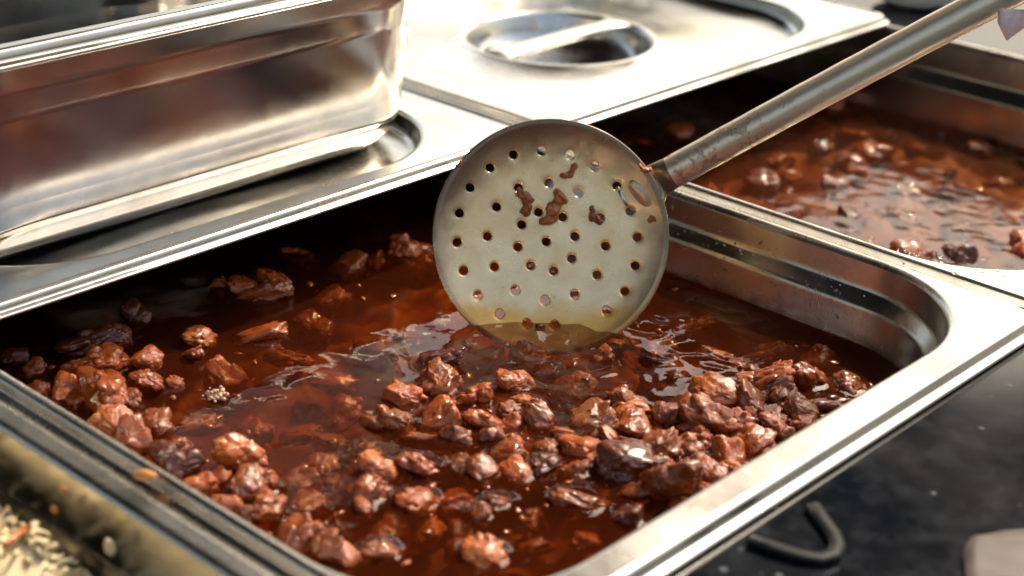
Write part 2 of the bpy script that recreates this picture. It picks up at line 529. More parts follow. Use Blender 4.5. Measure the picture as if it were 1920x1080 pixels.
# ------------------------------------------------------------------ lids (325 x 265 mm, sunken panel, cup with a bar)
def make_lid(x0, label):
    root = empty('pan_lid', (0, 0, 0))
    x0, x1, y0, y1 = x0 + 0.0012, x0 + 0.325 - 0.0004, 0.2655, 0.5295
    def outer(d, z): return (x0 + d, x1 - d, y0 + d, y1 - d, max(0.006, 0.010 - d * 0.5), z)
    def panel(d, z): return (x0 + 0.031 + d, x1 - 0.031 - d, y0 + 0.0185 + d, y1 - 0.0185 - d, 0.062 - d, z)
    edge = [outer(0.0006, 0.0006), outer(0.0, 0.0012), outer(0.0002, 0.0018), outer(0.0010, 0.0021), outer(0.0022, 0.0023), outer(0.0027, 0.0026),
            outer(0.0029, 0.0032), outer(0.0031, 0.0046), outer(0.0035, 0.0053), outer(0.0043, 0.0057), outer(0.0053, 0.0055), outer(0.0065, 0.0050)]
    obj('edge_bead', loft('edge_bead', edge, cap_last=False, n=10, s=12), M['lid'], root)
    rings = [outer(0.0065, 0.0050), outer(0.0085, 0.0046), panel(-0.0025, 0.0046), panel(-0.0008, 0.0043), panel(0.0, 0.0034), panel(0.0006, -0.0010),
             panel(0.0010, -0.0030), panel(0.0026, -0.0044), panel(0.0055, -0.0048)]
    # flat panel with the round cup
    n, s = 20, 12
    rings = support(rings)
    P = rrect(*panel(0.0055, 0)[:5], n=n, s=s)
    cx, cy, R = (x0 + x1) / 2 - 0.010, (y0 + y1) / 2 - 0.006, 0.056
    verts, faces = [], []
    for (a, b, c_, d_, r, z) in rings:
        verts += [(x, y, z) for x, y in rrect(a, b, c_, d_, r, n, s)]
    m = len(P)
    for k in range(len(rings) - 1):
        for i in range(m):
            j = (i + 1) % m
            faces.append((k * m + i, k * m + j, (k + 1) * m + j, (k + 1) * m + i))
    base = (len(rings) - 1) * m
    ang = [math.atan2(y - cy, x - cx) for x, y in P]
    prof = [(1.10, -0.0048), (1.07, -0.0040), (1.03, -0.0037), (1.0, -0.0042), (0.975, -0.0065), (0.95, -0.014), (0.90, -0.021), (0.80, -0.0245), (0.5, -0.026)]
    prev = base
    for (f, z) in prof:
        st = len(verts)
        verts += [(cx + R * f * math.cos(a), cy + R * f * math.sin(a), z) for a in ang]
        for i in range(m):
            j = (i + 1) % m
            faces.append((prev + i, prev + j, st + j, st + i))
        prev = st
    faces.append(tuple(range(prev, prev + m)))
    obj('panel', mesh_from('panel', verts, faces), M['lid'], root)
    # handle bar bridging the cup
    bv, bf = [], []
    L = R * 0.985
    for i in range(25):
        t = -1 + 2 * i / 24
        x = cx + L * t
        wv = 0.0075 + 0.004 * abs(t) ** 6
        zt = -0.0025 - 0.0012 * t * t
        pr = [(-1, -0.0035), (-1, -0.001), (-0.8, 0), (-0.3, 0.0008), (0.3, 0.0008), (0.8, 0), (1, -0.001), (1, -0.0035)]
        for (q, dz) in pr:
            bv.append((x, cy + q * wv, zt + dz))
    for i in range(24):
        for k in range(8):
            a = i * 8 + k; b = i * 8 + (k + 1) % 8
            bf.append((a, b, b + 8, a + 8))
    bf += [tuple(range(8)), tuple(range(192, 200))]
    obj('handle_bar', mesh_from('handle_bar', bv, bf), M['lid'], root)
    tag(root, label, 'lid', 'half lids covering the back of the pans')
make_lid(0.0, 'steel lid over the main pan, a deep pan standing on it')
make_lid(0.325, 'bare bright steel lid with round handle cup in view')

# ------------------------------------------------------------------ pan standing on the left lid
def stacked_pan():
    root = empty('stacked_pan', (0, 0, 0))
    x0, x1, y0, y1 = -0.010, 0.315, 0.284, 0.548
    zt, zb = 0.0930, -0.0047
    def outer(d, z): return (x0 + d, x1 - d, y0 + d, y1 - d, 0.014, zt + z)
    def inner(d, z): return (x0 + 0.012 + d, x1 - 0.012 - d, y0 + 0.013 + d, y1 - 0.013 - d, 0.058 - d, zt + z)
    rim = [outer(0.0010, -0.0072), outer(0.0, -0.0062), outer(0.0003, -0.0055), outer(0.0012, -0.0050), outer(0.0026, -0.0046), outer(0.0031, -0.0041), outer(0.0033, -0.0034), outer(0.0035, -0.0014),
           outer(0.0039, -0.0007), outer(0.0047, 0.0), outer(0.0057, 0.0001), inner(-0.003, 0.0), inner(-0.001, -0.0006), inner(0.0004, -0.0025)]
    obj('rim', loft('rim', rim, cap_last=False, n=16, s=14), M['stack'], root)
    b = zb - zt
    inn = [inner(0.0004, -0.0025), inner(0.0016, -0.024), inner(0.0060, -0.031), inner(0.0085, b + 0.02), inner(0.014, b + 0.008), inner(0.026, b + 0.0025)]
    obj('inner_wall', loft('inner_wall', inn, n=16, s=14), M['stack'], root)
    t = -0.0012
    out = [inner(0.0004 + t, -0.0040), inner(0.0012 + t, -0.0190), inner(0.0014 + t, -0.0205), inner(0.0020 + t, -0.0222), inner(0.0044 + t, -0.0305), inner(0.0049 + t, -0.0320),
           inner(0.0051 + t, -0.0335), inner(0.0103 + t, b + 0.0200), inner(0.0110 + t, b + 0.0165),
           inner(0.0126 + t, b + 0.0118), inner(0.0155 + t, b + 0.0078), inner(0.0200 + t, b + 0.0042), inner(0.026 + t, b + 0.0016), inner(0.033 + t, b + 0.0003), inner(0.040 + t, b)]
    obj('outer_wall', loft('outer_wall', out, n=16, s=14), M['stack'], root)
    tag(root, 'empty steel pan standing on the left lid', 'pan')
stacked_pan()

# ------------------------------------------------------------------ meat chunks
random.seed(7)
BZ = -0.0350      # broth level, main pan
BZ2 = -0.050      # right pan

def chunk_mesh(seed, elong=1.0, flat=0.8, sub=5, crag=1.0):
    rnd = random.Random(seed)
    bm = bmesh.new()
    bmesh.ops.create_icosphere(bm, subdivisions=sub, radius=1.0)
    planes = []
    cut = seed % 2 == 0          # half of them keep the flat faces of the knife
    if cut:
        for d in ((1, 0, 0), (-1, 0, 0), (0, 1, 0), (0, -1, 0), (0, 0, 1), (0, 0, -1)):
            planes.append(((Vector(d) + Vector((rnd.gauss(0, 0.28), rnd.gauss(0, 0.28), rnd.gauss(0, 0.28)))).normalized(), rnd.uniform(0.50, 0.72)))
    for i in range(2 if cut else 4):
        d = Vector((rnd.gauss(0, 1), rnd.gauss(0, 1), rnd.gauss(0, 1))).normalized()
        planes.append((d, rnd.uniform(0.62, 0.95)))
    ex = 11 if cut else 8
    lobes = [(Vector((0, 0, 0)), 0.66)]
    for i in range(11):
        d = Vector((rnd.gauss(0, 1), rnd.gauss(0, 1), rnd.gauss(0, 1))).normalized()
        lobes.append((d * rnd.uniform(0.42, 0.66), rnd.uniform(0.24, 0.46)))
    for i in range(16):
        d = Vector((rnd.gauss(0, 1), rnd.gauss(0, 1), rnd.gauss(0, 1))).normalized()
        lobes.append((d * rnd.uniform(0.62, 0.80), rnd.uniform(0.12, 0.22)))
    off = Vector((rnd.uniform(-50, 50), rnd.uniform(-50, 50), rnd.uniform(-50, 50)))
    for v in bm.verts:
        u = v.co.normalized()
        u0 = u
        u = (u + noise.noise_vector(u * 1.7 + off) * 0.22).normalized()
        r = 0.0
        for c, R in lobes:
            b = u.dot(c)
            disc = b * b - c.length_squared + R * R
            if disc > 0 and b + math.sqrt(disc) > 0:
                r += (b + math.sqrt(disc)) ** 16
        r = r ** (1 / 16)
        s = r ** -ex
        for d, k in planes:
            q = u.dot(d)
            if q > 0.05:
                s += (k / q) ** -ex
        p = u * s ** (-1 / ex)
        n = 0.14 * noise.noise(p * 1.4 + off)
        n += crag * 0.13 * abs(noise.noise(p * 3.6 + off))
        n += crag * 0.09 * abs(noise.noise(p * 8.0 - off))
        n += crag * 0.035 * noise.noise(p * 17 + off)
        p = p * (1 + n) + noise.noise_vector(p * 2.4 + off) * 0.09
        v.co = Vector((p.x * elong, p.y, p.z * flat))
    me = bpy.data.meshes.new('meat_chunk')
    bm.to_mesh(me); bm.free()
    mx = max(max(abs(v.co.x), abs(v.co.y)) for v in me.vertices)
    for v in me.vertices:
        v.co /= mx
    me.polygons.foreach_set('use_smooth', [True] * len(me.polygons))
    return me

VAR = [chunk_mesh(100 + i, elong=random.uniform(1.05, 1.45), flat=random.uniform(0.75, 0.98)) for i in range(14)]
VAR_LONG = [chunk_mesh(200 + i, elong=2.1, flat=0.8) for i in range(4)]
MESHES = {}
def chunk_data(kind, idx, mat):
    src = (VAR_LONG if kind == 'long' else VAR)[idx % (4 if kind == 'long' else 14)]
    key = (kind, idx % (4 if kind == 'long' else 14), mat)
    if key not in MESHES:
        me = src.copy()
        me.materials.clear(); me.materials.append(M[mat])
        MESHES[key] = me
    return MESHES[key]

FOOT = []   # footprints for the meniscus of the broth
def chunk(x, y, z, rad, label, group, mat='meat', kind='', rz=None, tilt=0.5, name='meat_chunk', idx=None):
    i = random.randrange(100) if idx is None else idx
    o = obj(name, chunk_data(kind, i, mat), None)
    o.location = (x, y, z)
    o.scale = (rad, rad, rad * 0.88)
    o.rotation_euler = (random.uniform(-tilt, tilt), random.uniform(-tilt, tilt), random.uniform(0, 6.28) if rz is None else rz)
    tag(o, label, 'meat', group)
    return o

# (group, x, y, z, radius) in millimetres; m = brown, d = dark
CHUNKS = [
    ('h',169.4,180.7,-31.9,9.8,'d','long'), ('h',155.1,167.2,-32.7,9.5,'m',''), ('h',138.8,169.6,-33.6,7.8,'m',''), ('h',176.2,147.8,-32.4,7.5,'m',''),
    ('h',162.5,150.4,-34.2,7.4,'m',''), ('h',170.2,135.1,-34.1,6.1,'m',''), ('h',122.9,159.2,-35.0,10.4,'m',''), ('h',135.9,146.7,-33.1,9.0,'m',''),
    ('h',145.7,134.3,-33.1,8.0,'m',''), ('h',159.1,133.2,-33.3,5.2,'m',''), ('h',162.4,121.3,-33.0,8.0,'m',''), ('h',142.4,117.6,-34.1,6.2,'m',''),
    ('h',174.2,105.1,-32.2,10.0,'m',''), ('h',148.7,105.7,-33.9,6.2,'m',''), ('h',183.8,92.3,-33.0,8.4,'m',''), ('h',198.8,109.0,-35.0,7.2,'m',''),
    ('h',199.4,89.3,-33.2,6.5,'m',''), ('h',206.1,76.5,-30.6,10.4,'m',''), ('h',225.2,85.6,-31.7,9.5,'m',''), ('h',230.4,73.7,-32.0,8.6,'m',''),
    ('h',254.1,79.8,-33.6,10.2,'m',''), ('h',264.5,69.1,-33.3,8.3,'m',''), ('h',273.8,56.2,-35.0,8.9,'m',''), ('h',253.7,50.8,-33.6,10.3,'d','long'),
    ('h',239.2,54.6,-31.9,7.3,'m',''), ('h',226.6,61.5,-32.7,6.7,'d',''), ('h',202.4,52.4,-30.4,9.3,'m',''), ('h',177.7,76.9,-32.1,8.2,'m',''),
    ('h',160.5,76.5,-31.7,11.8,'d',''), ('h',191.6,55.2,-32.2,6.8,'m',''), ('h',185.6,68.7,-33.2,6.4,'m',''), ('h',157.8,54.3,-29.7,10.7,'m',''),
    ('h',175.5,51.6,-32.0,7.2,'m',''), ('h',149.2,63.7,-33.6,6.5,'m',''), ('h',131.1,74.0,-34.6,11.0,'m','long'), ('h',135.1,55.5,-34.2,5.8,'d',''),
    ('h',139.7,98.2,-33.3,8.0,'d',''), ('h',145.6,89.3,-35.0,6.7,'m',''), ('h',135.9,112.8,-34.5,7.7,'m',''), ('h',121.1,110.6,-34.5,7.0,'m',''),
    ('h',129.0,102.5,-34.7,7.9,'m',''), ('h',106.6,129.1,-33.4,7.6,'m',''), ('h',95.1,137.7,-33.2,7.4,'m',''), ('h',81.9,127.8,-33.4,7.7,'m',''),
    ('h',75.0,122.9,-33.9,5.1,'m',''), ('h',91.3,112.6,-34.5,7.7,'m',''), ('h',100.4,92.0,-34.7,4.7,'m',''), ('h',110.2,93.3,-34.8,4.9,'m',''),
    ('h',83.4,73.9,-34.0,9.2,'m',''), ('h',60.9,98.3,-34.0,6.9,'m',''), ('h',133.9,135.1,-36.7,7.9,'m',''), ('h',124.8,145.5,-37.4,9.9,'m','long'),
    ('h',221.5,139.4,-34.8,5.8,'m',''), ('h',157.1,95.5,-33.9,7.8,'m',''), ('h',172.5,95.7,-34.0,6.9,'m',''), ('h',244.2,67.9,-33.0,7.3,'m',''),
    ('h',224.1,56.6,-32.5,6.0,'m',''), ('h',200.0,77.1,-33.7,6.0,'m',''), ('h',214.2,67.8,-33.2,6.4,'m',''), ('h',177.5,60.1,-33.4,5.7,'d',''),
    ('h',165.4,67.6,-33.4,5.7,'m',''), ('h',161.2,106.8,-34.2,5.9,'m',''), ('h',153.7,151.9,-34.6,6.1,'m',''), ('h',141.9,125.2,-34.2,5.9,'m',''),
    ('h',165.2,45.0,-32.7,5.6,'m',''), ('h',151.4,44.9,-33.1,5.5,'m',''), ('h',183.2,46.7,-32.2,5.7,'m',''), ('h',202.8,46.6,-32.4,5.2,'m',''),
    ('h',218.9,49.4,-32.6,5.0,'m',''), ('l',72.1,267.9,-31.7,9.4,'m',''), ('l',84.2,257.8,-32.7,6.7,'m',''), ('l',74.1,283.4,-30.5,12.7,'d','long'),
    ('l',87.5,282.2,-32.3,6.5,'d',''), ('l',53.6,243.6,-30.5,11.6,'m',''), ('l',73.0,242.3,-32.1,8.2,'m',''), ('l',81.6,237.2,-34.2,3.9,'m',''),
    ('l',48.1,260.3,-33.6,6.5,'m',''), ('l',61.3,236.9,-33.9,5.0,'m',''), ('l',45.8,225.1,-32.4,7.4,'m',''), ('l',54.8,213.5,-32.3,7.8,'m',''),
    ('l',41.5,208.4,-31.8,7.6,'m',''), ('l',45.5,195.3,-32.7,6.6,'d',''), ('l',43.8,182.7,-32.3,7.8,'d',''), ('l',41.7,168.0,-32.7,5.5,'m',''),
    ('l',62.4,173.6,-31.7,9.4,'m',''), ('l',53.8,156.5,-31.9,8.8,'m',''), ('l',48.3,140.7,-31.8,7.5,'m',''), ('l',43.9,120.6,-31.0,8.2,'m',''),
    ('l',46.4,108.8,-31.9,6.4,'m',''), ('l',49.9,103.0,-33.2,5.2,'m',''), ('l',112.6,261.8,-33.9,7.8,'m',''), ('l',101.8,251.2,-34.0,4.9,'m',''),
    ('l',132.7,249.2,-36.1,11.0,'m','long'), ('l',168.2,283.7,-33.0,9.3,'m',''), ('l',155.6,287.0,-33.5,6.9,'m',''), ('l',158.5,279.2,-35.9,12.7,'m','long'),
    ('l',48.7,295.0,-32.6,4.8,'d',''), ('l',49.3,282.5,-32.9,4.3,'m',''), ('l',41.5,266.5,-32.7,4.6,'m',''), ('l',61.1,273.6,-33.7,6.2,'m',''),
    ('l',49.8,169.1,-34.0,4.6,'m',''), ('l',59.6,155.0,-33.1,5.5,'m',''), ('l',40.8,151.7,-33.1,5.4,'m',''), ('l',41.8,143.1,-32.8,5.3,'m',''),
    ('l',105.9,296.2,-33.1,6.7,'d',''), ('l',48.3,250.9,-34.2,6.0,'m',''), ('l',52.4,196.9,-34.0,4.8,'m',''), ('b',240.1,271.1,-34.2,11.1,'m',''),
    ('b',207.8,279.2,-35.0,9.6,'m',''), ('b',222.0,276.9,-34.5,7.3,'m',''), ('b',201.0,304.3,-34.4,8.6,'m',''), ('b',174.0,301.7,-33.5,7.1,'m',''),
    ('b',153.0,297.7,-33.5,7.0,'m',''), ('b',182.5,261.4,-35.7,9.3,'m',''), ('s',76.2,216.1,-38.2,9.0,'m','long'), ('s',88.5,160.4,-38.0,8.6,'m',''),
    ('s',76.4,158.0,-38.2,7.6,'m',''), ('s',210.3,167.1,-39.2,9.9,'m',''), ('s',195.2,183.2,-39.9,9.9,'m','long'), ('s',254.8,137.8,-38.8,9.0,'m',''),
    ('s',285.4,141.3,-40.1,10.4,'m','long'), ('s',286.7,105.7,-40.5,11.2,'m','long'), ('s',290.6,81.9,-38.1,8.8,'m',''), ('s',200.5,135.4,-38.3,9.5,'m',''),
    ('s',229.0,114.8,-38.4,9.6,'m',''), ('s',124.6,189.5,-40.8,9.3,'m',''), ('s',88.7,200.2,-40.7,9.0,'m',''), ('s',101.6,187.7,-40.6,8.0,'m','long'),
    ('s',140.5,213.7,-41.8,9.7,'m','long'), ('s',90.0,91.8,-38.0,7.2,'m',''), ('s',66.3,124.0,-38.0,7.2,'m',''), ('s',70.2,145.1,-38.6,7.4,'m',''),
    ('s',88.7,105.7,-39.6,7.3,'m',''), ('s',118.7,83.9,-38.6,7.4,'m',''), ('s',104.7,71.3,-37.2,6.2,'m',''), ('s',120.6,61.4,-37.6,6.3,'m',''),
    ('s',139.6,239.1,-41.2,9.9,'m','long'), ('s',107.3,239.8,-39.8,8.5,'m',''), ('s',171.8,222.5,-41.2,8.9,'m',''), ('s',188.0,223.3,-42.0,9.1,'m','long'),
    ('s',166.8,253.9,-40.7,9.1,'m',''), ('s',67.2,185.5,-37.4,6.7,'m',''), ('s',258.8,97.0,-37.4,8.7,'m',''), ('s',298.6,100.3,-40.1,9.1,'m',''),
    ('s',248.6,155.9,-40.7,9.1,'m',''), ('s',270.8,119.1,-39.9,7.8,'m','long'), ('s',122.6,126.7,-37.2,7.7,'m',''), ('s',99.5,130.3,-38.0,8.5,'m','long'),
    ('s',105.4,109.6,-37.9,8.4,'m',''), ('s',77.9,112.8,-38.0,7.2,'m',''), ('s',104.2,172.6,-40.0,7.9,'m',''), ('s',108.9,157.2,-37.7,7.8,'m',''),
]

LAB = {
    'h': ('glossy reddish brown meat chunk in the heap at the front right of the main pan', 'meat heaped at the front right of the main pan'),
    'l': ('brown meat chunk banked along the left rim of the main pan', 'meat banked along the left rim of the main pan'),
    'b': ('dim meat chunk in the shaded broth near the lid edge', 'meat in the shaded back of the main pan'),
    's': ('meat chunk sunk under the red broth of the main pan', 'meat sunk in the broth of the main pan'),
}
SPECIAL = {
    0: 'long dark red meat chunk floating just below the skimmer',
    23: 'long dark meat chunk at the right end of the heap by the pan wall',
    25: 'small dark meat chunk between brown ones in the right of the heap',
    28: 'largest dark brown meat chunk in the front right heap',
    35: 'small dark meat chunk touching the front rim of the main pan',
    36: 'dark meat chunk in the middle of the heap left of the largest dark one',
    34: 'long flat orange brown chunk floating alone near the front rim',
    48: 'meat chunk floating nearest the front corner of the main pan',
    52: 'small ragged meat scrap floating alone under the skimmer',
    59: 'small dark chunk deep in the front right heap',
    71: 'long dark chunk lying on top of the left bank near the lid',
    73: 'largest light brown cube of meat in the left bank',
    72: 'dark knobbly chunk at the back end of the left bank',
}
for i, (g, x, y, z, r, t, k) in enumerate(CHUNKS):
    lab, grp = LAB[g]
    z0 = z + {'h': -1.1, 'l': 0.4, 'b': -4.5, 's': -4.0}[g]
    o = chunk(x / 1000, y / 1000, z0 / 1000, r * 1.16 / 1000, SPECIAL.get(i, lab), grp, 'meat_dark' if t == 'd' else ('meat_light' if (i * 37) % 6 == 0 else 'meat'), k,
              rz=random.uniform(-0.9, -0.5) if k == 'long' else None, tilt=0.35 if k == 'long' else 0.6)
    if t == 'd' and i not in SPECIAL:
        o['label'] = 'dark glazed meat chunk among brown ones along the left rim'
        o['group'] = 'dark meat along the left rim'
    if g != 's':
        FOOT.append((x / 1000, y / 1000, r * 0.80 / 1000))
rr = random.Random(31)
heap = [c for c in CHUNKS if c[0] == 'h' and c[1] > 150]
for c in heap[::1]:
    if rr.random() < 0.9:
        x = min(300, c[1] + rr.uniform(-8, 8)); y = max(34, c[2] + rr.uniform(-8, 8))
        if y > 130 or (x < 190 and y < 60):
            continue
        chunk(x / 1000, y / 1000, BZ - 0.0018 + rr.uniform(-0.001, 0.0015), rr.uniform(0.0055, 0.0085), LAB['h'][0], LAB['h'][1], 'meat_light' if rr.random() < 0.2 else 'meat')
# stew in the right pan: bigger softer pieces, mostly drowned
rr = random.Random(5)
RP = []
tries = 0
while len(RP) < 80 and tries < 4000:
    tries += 1
    x, y = rr.uniform(0.352, 0.622), rr.uniform(0.040, 0.330)
    r = rr.uniform(0.009, 0.017)
    if all((x - a) ** 2 + (y - b) ** 2 > (0.75 * (r + c)) ** 2 for a, b, c in RP):
        RP.append((x, y, r))
        up = rr.random()
        edge = x < 0.40 or y < 0.07 or rr.random() < 0.5
        z = BZ2 + (-0.0030 if edge else -0.007) + rr.uniform(-0.004, 0.002)
        chunk(x, y, z, r, 'soft braised piece in the bubbly stew of the right pan', 'braised pieces in the right pan',
              'meat_dark' if up < 0.3 else 'meat', 'long' if rr.random() < 0.35 else '', tilt=0.3)

# each chunk is told apart by its row and its place in the row, as seen from the near side
ORD = ['first', 'second', 'third', 'fourth', 'fifth', 'sixth', 'seventh', 'eighth', 'ninth', 'tenth', 'eleventh', 'twelfth', 'thirteenth', 'fourteenth', 'fifteenth', 'sixteenth']
def order_labels(items, nrows, text):
    def px(o):
        v = ROT.transposed() @ (o.location - CAM)
        return v.x / -v.z, v.y / -v.z
    items = sorted(items, key=lambda o: -px(o)[1])
    n = len(items)
    for r in range(nrows):
        row = sorted(items[r * n // nrows:(r + 1) * n // nrows], key=lambda o: px(o)[0])
        for k, o in enumerate(row):
            o['label'] = text.format(row=ORD[r], n=ORD[k])
by = {}
for o in COL.objects:
    if o.name.startswith('meat_chunk') and o.get('label') not in SPECIAL.values():
        by.setdefault(o['group'], []).append(o)
TEXT = {
    'meat heaped at the front right of the main pan': (8, 'glossy brown chunk in the front heap, {row} row below the skimmer, {n} from left'),
    'meat banked along the left rim of the main pan': (16, 'brown chunk in the left rim bank, {row} step from the lid, {n} from left'),
    'meat in the shaded back of the main pan': (1, 'dim chunk in the shaded broth along the lid edge, {n} from left'),
    'meat sunk in the broth of the main pan': (6, 'chunk sunk under the main pan broth, {row} row from the lid, {n} from left'),
    'braised pieces in the right pan': (6, 'soft piece in the right pan stew, {row} row from the lid, {n} from left'),
    'dark meat along the left rim': (1, 'dark glazed chunk in the left rim bank, {n} dark one from left'),
}
for g, items in by.items():
    if g in TEXT:
        order_labels(items, min(TEXT[g][0], len(items)), TEXT[g][1])

# ------------------------------------------------------------------ broth
def broth(name, x0, x1, y0, y1, r, z, bottom, step, hfun, mat):
    nx = int((x1 - x0) / step) + 1
    ny = int((y1 - y0) / step) + 1
    xs = np.linspace(x0, x1, nx); ys = np.linspace(y0, y1, ny)
    X, Y = np.meshgrid(xs, ys, indexing='ij')
    dx = np.maximum(np.maximum(x0 + r - X, X - (x1 - r)), 0)
    dy = np.maximum(np.maximum(y0 + r - Y, Y - (y1 - r)), 0)
    keep = dx * dx + dy * dy <= r * r + 1e-9
    d_wall = np.where((dx > 0) & (dy > 0), r - np.sqrt(dx * dx + dy * dy), np.minimum(np.minimum(X - x0, x1 - X), np.minimum(Y - y0, y1 - Y)))
    H = z + hfun(X, Y, d_wall)
    idx = -np.ones(X.shape, int)
    idx[keep] = np.arange(keep.sum())
    verts = np.stack([X[keep], Y[keep], H[keep]], 1)
    a, b, c, d = idx[:-1, :-1], idx[1:, :-1], idx[1:, 1:], idx[:-1, 1:]
    ok = (a >= 0) & (b >= 0) & (c >= 0) & (d >= 0)
    F = np.stack([a[ok], b[ok], c[ok], d[ok]], 1)
    me = bpy.data.meshes.new(name)
    me.from_pydata(verts.tolist(), [], F.tolist())
    bm = bmesh.new(); bm.from_mesh(me)
    loose = [v for v in bm.verts if not v.link_faces]
    bmesh.ops.delete(bm, geom=loose, context='VERTS')
    be = [e for e in bm.edges if e.is_boundary]
    ex = bmesh.ops.extrude_edge_only(bm, edges=be)
    nv = [g for g in ex['geom'] if isinstance(g, bmesh.types.BMVert)]
    for v in nv:
        v.co.z = bottom
    ne = [g for g in ex['geom'] if isinstance(g, bmesh.types.BMEdge) and g.is_boundary]
    bmesh.ops.holes_fill(bm, edges=ne, sides=0)
    bmesh.ops.recalc_face_normals(bm, faces=bm.faces[:])
    for f in bm.faces:
        f.smooth = len(f.verts) == 4 and abs(f.normal.z) > 0.5
    bm.to_mesh(me); bm.free()
    return obj(name, me, mat)

# soft bed of cooked-down meat on the floor of each pan, seen through the broth
def bed(name, x0, x1, y0, y1, hf, label):
    nx, ny = 90, 130
    V = [(x, y, hf(x, y)) for x in np.linspace(x0, x1, nx) for y in np.linspace(y0, y1, ny)]
    F = [(i * ny + j, i * ny + j + 1, (i + 1) * ny + j + 1, (i + 1) * ny + j) for i in range(nx - 1) for j in range(ny - 1)]
    o = obj(name, mesh_from(name, V, F), M['meat_bed'])
    tag(o, label, 'meat', kind='stuff')
def bed_main(x, y):
    p = Vector((x * 60, y * 60, 0))
    deep = math.exp(-(((x - 0.10) / 0.045) ** 2 + ((y - 0.17) / 0.06) ** 2))
    return -0.051 - 0.013 * deep + 0.006 * noise.noise(p) + 0.003 * noise.noise(p * 2.7)
def bed_right(x, y):
    p = Vector((x * 45, y * 45, 4))
    return -0.058 + 0.008 * noise.noise(p) + 0.003 * noise.noise(p * 2.7)

def wave_sum(X, Y, n, lo, hi, seed):
    rs = np.random.RandomState(seed)
    out = np.zeros_like(X)
    wx = X + 0.004 * np.sin(Y * 310 + 1) + 0.006 * np.sin(X * 140 + Y * 90)
    wy = Y + 0.004 * np.sin(X * 290 + 2) + 0.006 * np.sin(Y * 120 - X * 110)
    for i in range(n):
        a = rs.uniform(0, math.pi); L = rs.uniform(lo, hi)
        out += np.sin((wx * math.cos(a) + wy * math.sin(a)) * 2 * math.pi / L + rs.uniform(0, 6.28)) * L
    return out / math.sqrt(n)

def h_main(X, Y, dw):
    h = 0.011 * wave_sum(X, Y, 7, 0.016, 0.055, 3)
    g = np.exp(-(((X - 0.235) / 0.055) ** 2 + ((Y - 0.135) / 0.040) ** 2))
    h = h * (0.28 + 1.4 * g)
    h += 0.020 * g * wave_sum(X, Y, 6, 0.008, 0.020, 11)
    # rings running out from the skimmer
    d = np.hypot((X - 0.225) * 1.0, Y - 0.165)
    h += 0.00018 * np.sin(d * 2 * math.pi / 0.009) * np.exp(-d / 0.03)
    for (x, y, r) in FOOT:
        q = np.hypot(X - x, Y - y) - r
        h += 0.0009 * np.exp(-np.maximum(q, 0) / 0.0018) * (q < 0.01)
    h = np.minimum(h, 0.0016)
    h += 0.0010 * np.exp(-np.maximum(dw - 0.0015, 0) / 0.0015)
    return h

bed('meat_bed', 0.018, 0.307, 0.026, 0.33, bed_main, 'cooked down meat lying under the red broth of the main pan')
bed('meat_bed', 0.345, 0.630, 0.028, 0.35, bed_right, 'cooked down meat lying under the brown broth of the right pan')
wl = 0.0006 + 0.008 + 0.0082
b1 = broth('stew_broth', wl - 0.0015, 0.325 - wl + 0.0015, 0.0255 - 0.0015, 0.5045 + 0.0015, 0.050, BZ, -0.0815, 0.00115, h_main, M['broth'])
tag(b1, 'clear dark red broth filling the main pan', 'broth')

def h_right(X, Y, dw):
    h = 0.009 * wave_sum(X, Y, 7, 0.012, 0.04, 8)
    h += 0.0008 * np.exp(-np.maximum(dw - 0.0015, 0) / 0.002)
    return h
b2 = broth('stew_broth', 0.325 + wl - 0.001, 0.65 - wl + 0.001, 0.026, 0.504, 0.050, BZ2, -0.1015, 0.002, h_right, M['broth2'])
tag(b2, 'brown bubbly broth filling the right pan', 'broth')

# ------------------------------------------------------------------ small bubbles, drops
def blobs(name, pts, mat, label, cat=None, kind=None, sub=2):
    bm = bmesh.new()
    for (x, y, z, r, fl, nrm) in pts:
        res = bmesh.ops.create_icosphere(bm, subdivisions=sub, radius=r)
        q = Vector(nrm).to_track_quat('Z', 'Y').to_matrix()
        for v in res['verts']:
            c = v.co.copy(); c.z *= fl
            v.co = q @ c + Vector((x, y, z))
    me = bpy.data.meshes.new(name); bm.to_mesh(me); bm.free()
    me.polygons.foreach_set('use_smooth', [True] * len(me.polygons))
    o = obj(name, me, mat)
    tag(o, label, cat, kind=kind)
    return o
rr = random.Random(12)
blobs('foam_patch', [(0.0873 + rr.gauss(0, 0.0022), 0.2189 + rr.gauss(0, 0.0022), BZ + 0.0006 + abs(rr.gauss(0, 0.0007)), rr.uniform(0.0004, 0.0011), 0.8, (0, 0, 1)) for _ in range(70)],
      M['foam'], 'small round patch of pale foam on the broth right of the left bank', 'foam')
pts = []
for _ in range(60):
    if rr.random() < 0.6:
        x, y = rr.uniform(0.36, 0.50), rr.uniform(0.05, 0.22)
    else:
        x, y = rr.uniform(0.345, 0.62), rr.uniform(0.03, 0.26)
    pts.append((x, y, BZ2 + 0.0008, rr.choice((0.0005, 0.0007, 0.0009, 0.0012, 0.0016)), 0.75, (0, 0, 1)))
blobs('foam_bubbles', pts, M['drop'], 'shiny fat bubbles floating on the brown stew of the right pan', 'bubbles', 'stuff')
pts = []
for (x, y) in ((322.5, 66), (331.3, 60.2), (332.9, 52), (330, 45.9), (332.6, 37.7), (334.9, 27.1), (339.2, 38.9), (345.1, 34.8), (340.3, 58), (341.8, 30.7)):
    pts.append((x / 1000, y / 1000, 0.0001, rr.uniform(0.0006, 0.0012), 0.5, (0, 0, 1)))
for _ in range(70):
    y = rr.uniform(0.006, 0.075)
    x = rr.uniform(0.3305, 0.336 + 0.5 * max(0.0, 0.055 - y))
    pts.append((x, y, 0.0001, rr.uniform(0.0002, 0.0006), 0.5, (0, 0, 1)))
